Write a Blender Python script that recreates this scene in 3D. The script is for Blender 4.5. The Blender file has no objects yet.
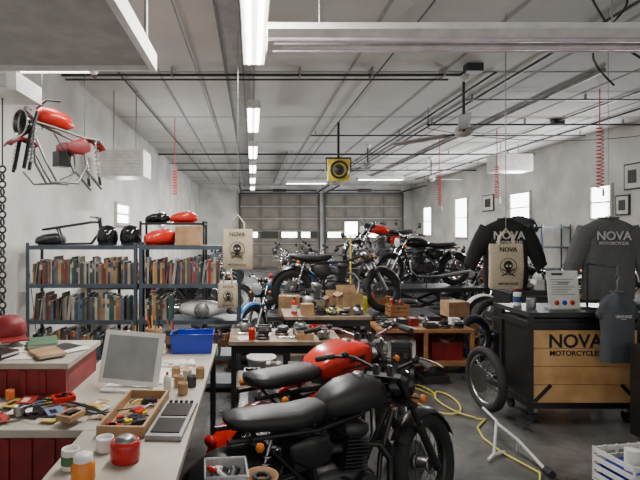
import bpy, math, random
from mathutils import Vector as V, Matrix, Euler
R=random.Random(7)
pi=math.pi
# ------------------------------------------------------------ materials
MC={}
def mat(name,c,rough=.5,metal=0,var=.12,scale=8,bump=0,emit=0,c2=None,alpha=1):
    if name in MC: return MC[name]
    m=bpy.data.materials.new(name); m.use_nodes=True
    nt=m.node_tree; b=nt.nodes['Principled BSDF']
    b.inputs['Roughness'].default_value=rough; b.inputs['Metallic'].default_value=metal
    n=nt.nodes.new('ShaderNodeTexNoise'); n.inputs['Scale'].default_value=scale; n.inputs['Detail'].default_value=5
    tc=nt.nodes.new('ShaderNodeTexCoord'); nt.links.new(tc.outputs['Object'],n.inputs['Vector'])
    r=nt.nodes.new('ShaderNodeValToRGB'); r.color_ramp.elements[0].position=.35; r.color_ramp.elements[1].position=.68
    a=[max(0,x*(1-var)) for x in c]; d=[min(1,x*(1+var)) for x in c]
    if c2: d=c2
    r.color_ramp.elements[0].color=(*a,1); r.color_ramp.elements[1].color=(*d,1)
    nt.links.new(n.outputs['Fac'],r.inputs['Fac']); nt.links.new(r.outputs['Color'],b.inputs['Base Color'])
    if bump:
        bp=nt.nodes.new('ShaderNodeBump'); bp.inputs['Strength'].default_value=bump; bp.inputs['Distance'].default_value=.02
        nt.links.new(n.outputs['Fac'],bp.inputs['Height']); nt.links.new(bp.outputs['Normal'],b.inputs['Normal'])
    if emit:
        b.inputs['Emission Color'].default_value=(*c,1); b.inputs['Emission Strength'].default_value=emit
    if alpha<1:
        b.inputs['Alpha'].default_value=alpha
    MC[name]=m; return m
blk=mat('black_paint',(.014,.014,.015),.3,0)
gloss=mat('gloss_black',(.007,.007,.008),.12)
matte=mat('matte_black',(.02,.02,.021),.42)
rub=mat('rubber',(.018,.018,.019),.8,bump=.2,scale=40)
lea=mat('leather',(.014,.014,.015),.45,bump=.1,scale=30)
chr_=mat('chrome',(.55,.55,.56),.18,1)
alu=mat('aluminium',(.3,.3,.3),.4,1)
dst=mat('dark_steel',(.065,.065,.067),.45,.7)
red=mat('red_paint',(.55,.02,.01),.2)
dred=mat('dark_red',(.2,.01,.012),.5,var=.25)
blue=mat('blue_plastic',(.01,.04,.45),.35)
teal=mat('blue_paint',(.015,.13,.36),.25)
orange=mat('orange_plastic',(.7,.15,.02),.35)
yel=mat('yellow_plastic',(.7,.5,.02),.4)
lime=mat('lime_plastic',(.65,.66,.03),.5)
white=mat('white_plastic',(.74,.73,.7),.4)
paper=mat('paper',(.7,.69,.65),.8)
card=mat('cardboard',(.36,.22,.11),.85,var=.25)
cream=mat('canvas',(.5,.42,.3),.9,bump=.1,scale=60)
wood=mat('wood',(.36,.17,.065),.55,scale=6,var=.3)
shelfm=mat('shelf_metal',(.07,.09,.115),.45,.3)
gal=mat('galvanised',(.3,.3,.3),.45,.6)
grey=mat('grey_plastic',(.2,.2,.2),.5)
fanm=mat('fan_blade',(.4,.38,.34),.5)
green=mat('green_cover',(.06,.16,.06),.6)
amber=mat('amber_lens',(.7,.2,.02),.15)
lamp_e=mat('lit_tube',(1,.99,.96),.5,emit=16)
win_e=mat('daylight_pane',(.95,.98,1),.3,emit=10)
redlens=mat('red_lens',(.4,.01,.01),.15)
offtube=mat('unlit_tube',(.85,.76,.82),.3)
clear=mat('clear_plastic',(.5,.52,.53),.15,alpha=.45)
screen=mat('lcd_screen',(.28,.29,.292),.25)
denim=mat('blue_cloth',(.03,.07,.2),.9)
# ------------------------------------------------------------ builder
class G:
    def __init__(s): s.v=[];s.f=[];s.m=[];s.s=[];s.mats=[];s.T=Matrix()
    def add(s,vs,fs,mt,smooth=False):
        if mt not in s.mats: s.mats.append(mt)
        k=s.mats.index(mt); o=len(s.v)
        for p in vs: s.v.append(tuple(s.T@V(p)))
        for f in fs: s.f.append([i+o for i in f]); s.m.append(k); s.s.append(smooth)
    def box(s,c,d,mt,rot=(0,0,0)):
        E=Euler(rot).to_matrix(); c=V(c)
        vs=[c+E@V((x*d[0]/2,y*d[1]/2,z*d[2]/2)) for x in(-1,1) for y in(-1,1) for z in(-1,1)]
        s.add(vs,[(0,1,3,2),(4,6,7,5),(0,4,5,1),(2,3,7,6),(0,2,6,4),(1,5,7,3)],mt)
    def bb(s,x0,x1,y0,y1,z0,z1,mt): s.box(((x0+x1)/2,(y0+y1)/2,(z0+z1)/2),(x1-x0,y1-y0,z1-z0),mt)
    def rings(s,rs,mt,smooth=True,caps=True,loop=False):
        n=len(rs[0]); vs=[p for r in rs for p in r]; fs=[]
        m=len(rs)
        for i in range(m if loop else m-1):
            j=(i+1)%m
            for k in range(n):
                l=(k+1)%n; fs.append((i*n+k,i*n+l,j*n+l,j*n+k))
        s.add(vs,fs,mt,smooth)
        if caps and not loop:
            s.add(rs[0],[tuple(range(n))[::-1]],mt); s.add(rs[-1],[tuple(range(n))],mt)
    def tube(s,pts,r,mt,seg=8,loop=False,caps=True):
        pts=[V(p) for p in pts]; n=len(pts)
        rr=r if isinstance(r,(list,tuple)) else [r]*n
        rs=[];u=None
        for i,p in enumerate(pts):
            a=pts[i-1] if (i>0 or loop) else p
            b=pts[(i+1)%n] if (i<n-1 or loop) else p
            t=(b-a)
            if t.length<1e-9: t=V((0,0,1))
            t.normalize()
            if u is None: u=t.orthogonal().normalized()
            u=(u-t*u.dot(t))
            if u.length<1e-6: u=t.orthogonal()
            u.normalize(); w=t.cross(u)
            rs.append([p+(u*math.cos(2*pi*k/seg)+w*math.sin(2*pi*k/seg))*rr[i] for k in range(seg)])
        s.rings(rs,mt,True,caps,loop)
    def cyl(s,a,b,r,mt,r2=None,seg=16): s.tube([a,b],[r,r if r2 is None else r2],mt,seg)
    def torus(s,c,ax,Rr,r,mt,N=28,seg=8,sq=1):
        ax=V(ax).normalized(); u=ax.orthogonal().normalized(); w=ax.cross(u); c=V(c); rs=[]
        for i in range(N):
            a=2*pi*i/N; d=u*math.cos(a)+w*math.sin(a)
            rs.append([c+d*(Rr+r*math.cos(2*pi*k/seg))+ax*(r*sq*math.sin(2*pi*k/seg)) for k in range(seg)])
        s.rings(rs,mt,True,False,True)
    def lathe(s,c,ax,prof,mt,seg=20,smooth=True):
        ax=V(ax).normalized(); u=ax.orthogonal().normalized(); w=ax.cross(u); c=V(c)
        s.rings([[c+ax*h+(u*math.cos(2*pi*k/seg)+w*math.sin(2*pi*k/seg))*max(r,.0005) for k in range(seg)] for r,h in prof],mt,smooth)
    def ell(s,c,r,mt,n=14):
        c=V(c); rs=[]
        for i in range(n//2+1):
            a=-pi/2+pi*i/(n//2); k=max(math.cos(a),.01)
            rs.append([c+V((r[0]*k*math.cos(2*pi*j/n),r[1]*k*math.sin(2*pi*j/n),r[2]*math.sin(a))) for j in range(n)])
        s.rings(rs,mt)
    def loft(s,secs,mt,e=2.6,n=16):
        rs=[]
        for q in secs:
            yc=q[4] if len(q)>4 else 0
            r=[]
            for k in range(n):
                a=2*pi*k/n; ca,sa=math.cos(a),math.sin(a)
                r.append((q[0],yc+q[2]*math.copysign(abs(ca)**(2/e),ca),q[1]+q[3]*math.copysign(abs(sa)**(2/e),sa)))
            rs.append(r)
        s.rings(rs,mt)
    def prism(s,poly,y0,y1,mt):
        n=len(poly); vs=[(x,y0,z) for x,z in poly]+[(x,y1,z) for x,z in poly]
        s.add(vs,[tuple(range(n)),tuple(range(2*n-1,n-1,-1))]+[(i,(i+1)%n,(i+1)%n+n,i+n) for i in range(n)],mt)
    def text(s,t,size,mt,M):
        cu=bpy.data.curves.new('t','FONT'); cu.body=t; cu.size=size; cu.align_x='CENTER'; cu.extrude=.0015; cu.offset=size*.02; cu.resolution_u=3
        o=bpy.data.objects.new('t',cu); bpy.context.collection.objects.link(o)
        me=o.to_mesh(); old=s.T; s.T=old@M
        s.add([v.co.copy() for v in me.vertices],[tuple(p.vertices) for p in me.polygons],mt)
        s.T=old; o.to_mesh_clear(); bpy.data.objects.remove(o); bpy.data.curves.remove(cu)
    def mesh(s,name):
        me=bpy.data.meshes.new(name); me.from_pydata(s.v,[],s.f)
        for m in s.mats: me.materials.append(m)
        me.polygons.foreach_set('material_index',s.m); me.polygons.foreach_set('use_smooth',s.s); me.update(); return me
    def out(s,name,loc=(0,0,0),rz=0,sc=1,bevel=0,rot=None):
        return place(s.mesh(name),name,loc,rz,sc,bevel,rot)
def place(me,name,loc=(0,0,0),rz=0,sc=1,bevel=0,rot=None):
    o=bpy.data.objects.new(name,me); bpy.context.collection.objects.link(o)
    o.location=loc; o.rotation_euler=rot if rot else (0,0,rz); o.scale=(sc,)*3
    if bevel:
        b=o.modifiers.new('bevel','BEVEL'); b.width=bevel; b.segments=2; b.limit_method='ANGLE'
    return o
def TM(x,y,z,rx=0,ry=0,rz=0):
    return Matrix.Translation((x,y,z))@Euler((rx,ry,rz)).to_matrix().to_4x4()
# ------------------------------------------------------------ room
XL,XR,YB,ZC=-2.4,7.2,21.5,3.7
ZT=ZC-.003
def conc():
    m=bpy.data.materials.new('concrete_floor'); m.use_nodes=True; nt=m.node_tree; b=nt.nodes['Principled BSDF']
    tc=nt.nodes.new('ShaderNodeTexCoord')
    n1=nt.nodes.new('ShaderNodeTexNoise'); n1.inputs['Scale'].default_value=1.3; n1.inputs['Detail'].default_value=10; n1.inputs['Roughness'].default_value=.7; n1.inputs['Distortion'].default_value=.6
    n2=nt.nodes.new('ShaderNodeTexNoise'); n2.inputs['Scale'].default_value=18; n2.inputs['Detail'].default_value=6
    for n in(n1,n2): nt.links.new(tc.outputs['Object'],n.inputs['Vector'])
    r=nt.nodes.new('ShaderNodeValToRGB'); r.color_ramp.elements[0].position=.4; r.color_ramp.elements[1].position=.62
    r.color_ramp.elements[0].color=(.055,.056,.056,1); r.color_ramp.elements[1].color=(.22,.217,.208,1)
    mx=nt.nodes.new('ShaderNodeMixRGB'); mx.blend_type='MULTIPLY'; mx.inputs[0].default_value=.6
    nt.links.new(n1.outputs['Fac'],r.inputs['Fac']); nt.links.new(r.outputs['Color'],mx.inputs[1]); nt.links.new(n2.outputs['Fac'],mx.inputs[2])
    nt.links.new(mx.outputs[0],b.inputs['Base Color'])
    rr=nt.nodes.new('ShaderNodeMapRange'); rr.inputs[3].default_value=.15; rr.inputs[4].default_value=.45
    nt.links.new(n1.outputs['Fac'],rr.inputs[0]); nt.links.new(rr.outputs[0],b.inputs['Roughness'])
    return m
wallm=mat('painted_wall',(.62,.605,.57),.8,var=.15,scale=1.5,c2=(.75,.74,.7))
ceilm=mat('ceiling_panel',(.66,.65,.62),.8,var=.1,scale=.7,c2=(.77,.76,.73))
seam=mat('ceiling_seam',(.34,.34,.33),.8)
g=G(); g.bb(XL-.2,XR+.2,-1.5,YB+.2,-.15,0,conc()); g.out('floor')
g=G(); g.bb(XL-.2,XR+.2,-1.5,YB+.2,ZC,ZC+.15,ceilm); g.out('ceiling')
g=G(); g.bb(XL-.2,XL,-1.5,YB+.2,0,ZC,wallm); g.out('wall_left')
g=G(); g.bb(XR,XR+.2,-1.5,YB+.2,0,ZC,wallm); g.out('wall_right')
g=G(); g.bb(XL,XR,YB,YB+.2,0,ZC,wallm); g.out('wall_back')
g=G()
for i in range(8):
    x=-1.2+i*1.22
    g.bb(x-.018,x+.018,-1.4,YB-.02,ZC-.008,ZC-.0005,seam)
for i in range(9):
    y=1.3+i*2.44
    g.bb(XL+.01,XR-.01,y-.015,y+.015,ZC-.007,ZC-.0005,seam)
g.out('trim_1')
g=G(); 
g.bb(-.32,-.12,-1.4,YB-.05,ZC-.05,ZT,mat('trough',(.42,.42,.41),.6)); g.bb(-.34,-.32,-1.4,YB-.05,ZC-.07,ZT,grey); g.bb(-.12,-.10,-1.4,YB-.05,ZC-.07,ZT,grey)
g.out('trim_2')
# garage doors
dm=mat('door_panel',(.17,.155,.13),.6,var=.15,scale=3); dl=mat('door_groove',(.04,.038,.035),.7); dp=mat('door_inset',(.215,.195,.165),.6,var=.15,scale=3)
for nm,x0,x1 in(('door_1',-.53,2.98),('door_2',3.28,6.7)):
    g=G(); H=3.3
    for i in range(6):
        z0=i*H/6; g.bb(x0,x1,YB-.07,YB-.01,z0+.018,z0+H/6-.018,dm)
        w=(x1-x0)/4
        for j in range(4):
            g.bb(x0+j*w+.012,x0+j*w+.03,YB-.078,YB-.071,z0+.02,z0+H/6-.02,dl)
            g.bb(x0+j*w+.12,x0+(j+1)*w-.12,YB-.085,YB-.071,z0+.11,z0+H/6-.11,dp)
        if i==2:
            for j in range(4):
                g.bb(x0+j*w+.06,x0+(j+1)*w-.06,YB-.098,YB-.086,z0+.22,z0+.54,dl)
                if j in(0,2): g.bb(x0+j*w+.1,x0+(j+1)*w-.1,YB-.11,YB-.098,z0+.26,z0+.5,win_e)
                elif (j==3 and nm=='door_1') or (j==1 and nm=='door_2'): g.bb(x0+j*w+.1,x0+(j+1)*w-.4,YB-.11,YB-.098,z0+.26,z0+.5,win_e)
    g.bb(x0-.06,x0+.0,YB-.12,YB-.01,0,H+.05,dst); g.bb(x1,x1+.06,YB-.12,YB-.01,0,H+.05,dst); g.bb(x0,x1,YB-.12,YB-.01,H,H+.06,dst)
    g.cyl((x0+.1,YB-.2,H+.15),(x1-.1,YB-.2,H+.15),.03,dst); g.cyl(((x0+x1)/2-.3,YB-.2,H+.15),((x0+x1)/2+.3,YB-.2,H+.15),.06,dst)
    for x in(x0+.05,x1-.05):
        g.bb(x-.025,x+.025,YB-3.2,YB-.1,3.36,3.41,dst)
        for y in(YB-3.1,YB-1.6): g.bb(x-.015,x+.015,y-.015,y+.015,3.41,ZT,gal)
    g.out(nm)
fr=mat('window_frame',(.55,.55,.53),.5)
def window(nm,side,y0,y1,z0,z1):
    g=G(); x=XL if side<0 else XR; a=-side
    def B(o0,o1,*q):
        xa,xb=sorted((x+a*o0,x+a*o1)); g.bb(xa,xb,*q)
    B(.002,.02,y0,y1,z0,z1,win_e)
    t=.05
    B(.002,.05,y0-t,y0,z0-t,z1+t,fr);B(.002,.05,y1,y1+t,z0-t,z1+t,fr);B(.002,.05,y0,y1,z1,z1+t,fr);B(.002,.07,y0-.02,y1+.02,z0-t,z0,fr)
    B(.02,.035,y0,y1,(z0+z1)/2-.015,(z0+z1)/2+.015,fr)
    g.out(nm)
window('window_1',1,9.6,10.13,1.92,2.56); window('window_2',1,12.4,13.3,1.9,2.65)
window('window_3',1,16.0,16.9,1.45,2.75); window('window_4',1,19.2,20.0,1.5,2.6)
window('window_5',-1,8.4,9.2,1.8,2.12)
window('window_6',-1,12.4,13.0,1.8,2.15)
# ------------------------------------------------------------ ceiling fixtures
WARM=(1,.965,.91)
def area(nm,loc,sx,sy,e,col=WARM):
    l=bpy.data.lights.new(nm,'AREA'); l.shape='RECTANGLE'; l.size=sx; l.size_y=sy; l.energy=e; l.color=col
    o=bpy.data.objects.new(nm,l); bpy.context.collection.objects.link(o); o.location=loc; return o
def fixture(x,y0,y1,z,e,w=.2):
    g=G(); L=y1-y0
    g.bb(-w/2,w/2,0,L,.03,.1,white)
    g.bb(-w/2-.01,-w/2,0,L,-.005,.08,white); g.bb(w/2,w/2+.01,0,L,-.005,.08,white)
    for s in(-.05,.05): g.cyl((s,.02,.008),(s,L-.02,.008),.022,lamp_e,seg=10)
    g.bb(-w/2,w/2,-.01,.02,-.01,.1,white); g.bb(-w/2,w/2,L-.02,L+.01,-.01,.1,white)
    for q in(.3,L-.3): g.cyl((0,q,.1),(0,q,ZC-z-.052),.005,gal,seg=6)
    g.out('fluorescent_light',(x,y0,z))
    area('tube_light',(x,(y0+y1)/2,z-.03),w*.8,L*.95,e)
fixture(.02,2.35,4.75,3.3,105,.2)
for y0,y1,e in((6.4,8.0,130),(9.3,10.9,120),(12,13.6,85),(14.9,16.5,60),(17.8,19.2,30)): fixture(.02,y0,y1,3.3,e,.17)
def xfix(x0,x1,y,z,lit,e=0):
    g=G(); L=x1-x0
    g.prism([(0,.0),(L,.0),(L,.02),(0,.02)],-.13,.13,white)
    g.bb(0,L,-.05,.05,.02,.09,white)
    for s in(-1,1): g.box((L/2,s*.15,-.02),(L,.06,.01),white,(s*.7,0,0))
    for s in(-.07,.07): g.cyl((.03,s,-.03),(L-.03,s,-.03),.02,lamp_e if lit else offtube,seg=10)
    for q in(0.02,L-.02): g.bb(q-.02,q+.02,-.12,.12,-.06,.0,white)
    for q in(.35,L-.35): g.cyl((q,0,.09),(q,0,ZC-z-.004),.005,gal,seg=6)
    g.out('fluorescent_light',(x0,y,z))
    if lit: area('tube_light',((x0+x1)/2,y,z-.08),L*.9,.2,e)
xfix(.1,2.75,3.2,2.93,False); xfix(-2.2,-1.28,3.85,3.0,True,10)
xfix(1.2,2.7,17.3,3.4,True,35); xfix(3.6,5.2,16.5,3.45,True,50)
# overhead loft panel
g=G(); pm=mat('loft_panel',(.42,.42,.42),.7); g.bb(-2.35,-.66,.6,3.1,2.72,2.75,pm); g.bb(-.66,-.62,.6,3.1,2.69,2.80,white); g.bb(-2.35,-.62,3.1,3.13,2.69,2.8,white)
for x in(-2.2,-.64):
    for y in(.9,2.9): g.cyl((x,y,2.75),(x,y,ZT),.012,gal,seg=6)
g.out('overhead_storage_shelf')
g=G(); g.bb(-2.35,-1.62,3.3,3.7,2.62,2.75,white); g.bb(-2.3,-1.68,3.28,3.3,2.64,2.73,pm); g.cyl((-2.1,3.5,2.75),(-2.1,3.5,ZT),.01,gal,seg=6); g.cyl((-1.7,3.5,2.75),(-1.7,3.5,ZT),.01,gal,seg=6); g.out('ventilation_duct')
# conduits
g=G(); zc=ZC-.035
g.tube([(3.4,1,zc),(3.4,20,zc)],.018,dst,6); g.tube([(3.1,6.1,zc),(3.1,19,zc)],.018,dst,6)
g.tube([(-2.38,6.0,ZC-.1),(2.6,6.0,ZC-.1),(2.7,6.0,ZC-.04)],.018,dst,6)
g.tube([(-2.38,6.12,ZC-.12),(2.5,6.12,ZC-.12)],.012,dst,6)
g.tube([(-2.38,12.2,ZC-.1),(7.18,12.2,ZC-.1)],.022,dst,6)
g.tube([(3.2,8.8,ZC-.1),(7.18,8.8,ZC-.1)],.018,dst,6)
g.tube([(5.6,4.2,zc),(5.6,18,zc)],.018,gal,6); g.tube([(1.6,4.2,zc),(1.6,18,zc)],.01,dst,6)
g.tube([(1.2,9.8,ZC-.1),(6.8,9.8,ZC-.1)],.014,dst,6); g.tube([(-2.38,15.4,ZC-.1),(7.18,15.4,ZC-.1)],.02,dst,6)
g.tube([(4.4,6,zc),(4.4,19,zc)],.03,gal,8); g.tube([(.9,12.3,zc),(.9,20,zc)],.03,gal,8)
g.tube([(6.4,5,zc),(6.4,19,zc)],.02,dst,6); g.tube([(-1.7,5,zc),(-1.7,19,zc)],.012,dst,6); g.tube([(-.7,2,zc),(-.7,19,zc)],.012,gal,6)
g.tube([(-2.38,13.8,ZC-.1),(7.18,13.8,ZC-.1)],.014,dst,6); g.tube([(3.2,7.2,ZC-.08),(7.18,7.2,ZC-.08)],.014,gal,6)
for x in(-2,-1,.6,1.5,2.4): g.bb(x-.01,x+.01,5.97,6.15,ZC-.12,ZT,gal)
for x in(-1.5,1,3,5,6.5):
    for y in(12.2,13.8,15.4): g.bb(x-.01,x+.01,y-.02,y+.02,ZC-.1,ZT,gal)
for x in(3.3,5,6.8): g.bb(x-.01,x+.01,8.78,8.82,ZC-.1,ZT,gal); g.bb(x-.01,x+.01,7.18,7.22,ZC-.08,ZT,gal)
for x in(1.3,3,5,6.7): g.bb(x-.01,x+.01,9.79,9.81,ZC-.1,ZT,gal)
for p in((2.72,5.9),(5.6,8.8)): g.bb(p[0]-.1,p[0]+.1,p[1]-.06,p[1]+.06,ZC-.1,ZT,dst)
g.out('electrical_conduit')
def fan(x,y,z,rz,rad=.95):
    g=G(); g.cyl((0,0,.1),(0,0,ZC-z-.006),.018,dst,seg=8); g.lathe((0,0,ZC-z-.078),(0,0,1),[(.02,0),(.06,.03),(.07,.07)],white)
    g.lathe((0,0,-.06),(0,0,1),[(.03,0),(.1,.02),(.12,.07),(.1,.13),(.03,.17)],fanm)
    for i in range(3):
        a=2*pi*i/3; old=g.T; g.T=TM(0,0,0,0,0,a)@TM(0,0,0,.18,0,0)
        g.box((.17,0,.0),(.2,.04,.01),dst); g.prism([(.22,-.005),(rad,-.003),(rad,.005),(.22,.005)],-.07,.07,fanm)
        g.T=old
    g.out('ceiling_fan',(x,y,z),rz)
fan(2.8,6.35,2.95,.12,1.1); fan(2.75,11.4,3.15,.5); fan(5.0,13.4,3.1,.2)
g=G(); g.lathe((0,0,0),(0,-1,0),[(.14,-.09),(.2,-.06),(.215,0),(.2,.06),(.17,.08)],yel); g.torus((0,-.085,0),(0,1,0),.15,.025,blk); g.lathe((0,-.08,0),(0,-1,0),[(.1,0),(.07,.02),(.0,.03)],blk)
g.bb(-.2,.2,-.05,.05,-.2,.2,yel)
for i in range(5): g.torus((0,-.1,0),(0,1,0),.03+i*.025,.003,grey,20,4)
g.bb(-.02,.02,-.02,.02,.23,.905,blk); g.bb(-.24,.24,-.02,.02,.21,.24,blk); g.bb(-.24,-.22,-.02,.02,-.02,.22,blk); g.bb(.22,.24,-.02,.02,-.02,.22,blk)
g.out('hanging_shop_fan',(1.62,9,2.79))
def heater(x,y,z,w=.65,m=gal):
    g=G(); g.bb(-w/2,w/2,-.25,.25,0,.38,m); 
    for i in range(7): g.box((0,-.26,.05+i*.045),(w*.85,.02,.012),white,(.5,0,0))
    g.cyl((w/4,0,.38),(w/4,0,ZC-z-.003),.01,gal,seg=6); g.cyl((-w/4,0,.38),(-w/4,0,ZC-z-.003),.01,gal,seg=6)
    g.cyl((0,.25,.2),(0,.32,.2),.15,blk); g.out('unit_heater',(x,y,z),bevel=.01)
heater(-1.85,7,2.42,.65,white); heater(5.9,11.0,3.0,.8,white)
hosem=mat('red_hose',(.6,.04,.03),.35)
def coil(x,y,z0,z1):
    pts=[(0,0,ZT-z0),(0,0,z1-z0)]; n=int((z1-z0)/.05)
    for i in range(n*8+1):
        a=i*2*pi/8; pts.append((.045*math.cos(a),.045*math.sin(a),z1-z0-(i/(n*8))*(z1-z0)))
    g=G(); g.tube(pts,.008,hosem,5); g.cyl((.05,0,0),(.05,0,-.1),.015,alu,seg=8); g.out('coiled_air_hose',(x,y,z0))
coil(5.0,6.9,2.25,3.15); coil(4.9,9.6,2.3,2.95); coil(4.1,10.5,2.2,3.0); coil(-1.4,8.7,2.3,2.75)
g=G(); pts=[]
for i in range(30):
    t=i/29; pts.append((.0+1.1*t,-.2*t,.896-3.2*t*(1-t)*.95))
g.tube(pts,.009,blk,5)
g.tube([(.25+.14*math.sin(t*.5),0,.896-.07*t) for t in range(14)],.008,blk,5)
g.out('hanging_cable',(2.55,3.75,ZC-.9))
g=G(); g.tube([(i*.25,.0,.2*(i/17-.5)**2*4) for i in range(18)],.006,blk,5); g.cyl((0,0,.19),(0,0,.56),.005,blk,seg=5); g.cyl((4.25,0,.19),(4.25,0,.56),.005,blk,seg=5); g.out('hanging_cable',(2.9,7.9,ZC-.565))
# ------------------------------------------------------------ motorcycle
def wheel(g,c,Rr=.31,tw=.05,rim=None,sp=18,disc=True):
    c=V(c); rim=rim or chr_
    g.torus(c,(0,1,0),Rr-tw*.9,tw,rub,32,10,1.05)
    g.torus(c,(0,1,0),Rr-tw*1.75,tw*.28,rim,32,6,2.2)
    g.cyl(c+V((0,-.06,0)),c+V((0,.06,0)),.035,alu,seg=12); g.torus(c+V((0,.045,0)),(0,1,0),.045,.008,alu,14,6); g.torus(c-V((0,.045,0)),(0,1,0),.045,.008,alu,14,6)
    rr=Rr-tw*1.9
    for i in range(sp):
        a=2*pi*i/sp; b=a+(.35 if i%2 else -.35); s=.045 if i%4<2 else -.045
        g.tube([c+V((.045*math.cos(b),s,.045*math.sin(b))),c+V((rr*math.cos(a),0,rr*math.sin(a)))],.0022,rim,3,caps=False)
    if disc:
        g.lathe(c+V((0,.062,0)),(0,1,0),[(.06,0),(.125,0),(.125,.005),(.06,.005)],alu,24,False)
def fender(g,c,Rr,w,a0,a1,mt,N=14):
    vs=[];fs=[];K=7
    for i in range(N+1):
        a=a0+(a1-a0)*i/N
        for k in range(K):
            q=-1+2*k/(K-1); r=Rr-.035*q*q
            vs.append((c[0]+r*math.cos(a),q*w,c[2]+r*math.sin(a)))
    for i in range(N):
        for k in range(K-1):
            o=i*K+k; fs.append((o,o+1,o+K+1,o+K))
    vs2=[(x+(c[0]-x)*.012,y,z+(c[2]-z)*.012) for x,y,z in vs]
    g.add(vs,fs,mt,True); g.add(vs2,[f[::-1] for f in fs],mt,True)
def shock(g,a,b):
    a,b=V(a),V(b); g.cyl(a,b,.01,chr_,seg=8); t=(b-a); u=t.orthogonal().normalized(); w=t.normalized().cross(u); pts=[]
    for i in range(61):
        q=.12+.7*i/60; an=i*2*pi/8; pts.append(a+t*q+(u*math.cos(an)+w*math.sin(an))*.024)
    g.tube(pts,.005,chr_,4); g.cyl(a+t*.8,b,.018,blk,seg=8)
lens=mat('lens',(.5,.52,.55),.08)
def engine(g,eng,ex=None):
    g.loft([(-.2,.34,.09,.07),(-.16,.35,.1,.11),(.0,.34,.11,.12),(.14,.33,.105,.11),(.2,.33,.08,.06)],eng,4,16)
    g.box((.05,0,.52),(.1,.17,.2),dst,(0,.12,0))
    for i in range(9): g.box((.035+i*.0032,0,.45+i*.02),(.155,.24,.006),eng,(0,.12,0))
    g.loft([(-.02,.665,.11,.03),(.0,.67,.125,.045),(.1,.66,.125,.045),(.14,.655,.1,.03)],eng,4,14)
    for s in(-1,1):
        g.cyl((-.05,s*.1,.34),(-.05,s*.15,.34),.085,eng,seg=18); g.cyl((.1,s*.1,.35),(.1,s*.145,.35),.075,eng,seg=18); g.cyl((-.05,s*.15,.34),(-.05,s*.158,.34),.05,blk,seg=14)
    for s in(-.06,.06): g.cyl((-.03,s,.56),(-.14,s,.57),.028,dst,seg=10); g.cyl((.1,s,.58),(.17,s,.55),.026,chr_,seg=10)
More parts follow.
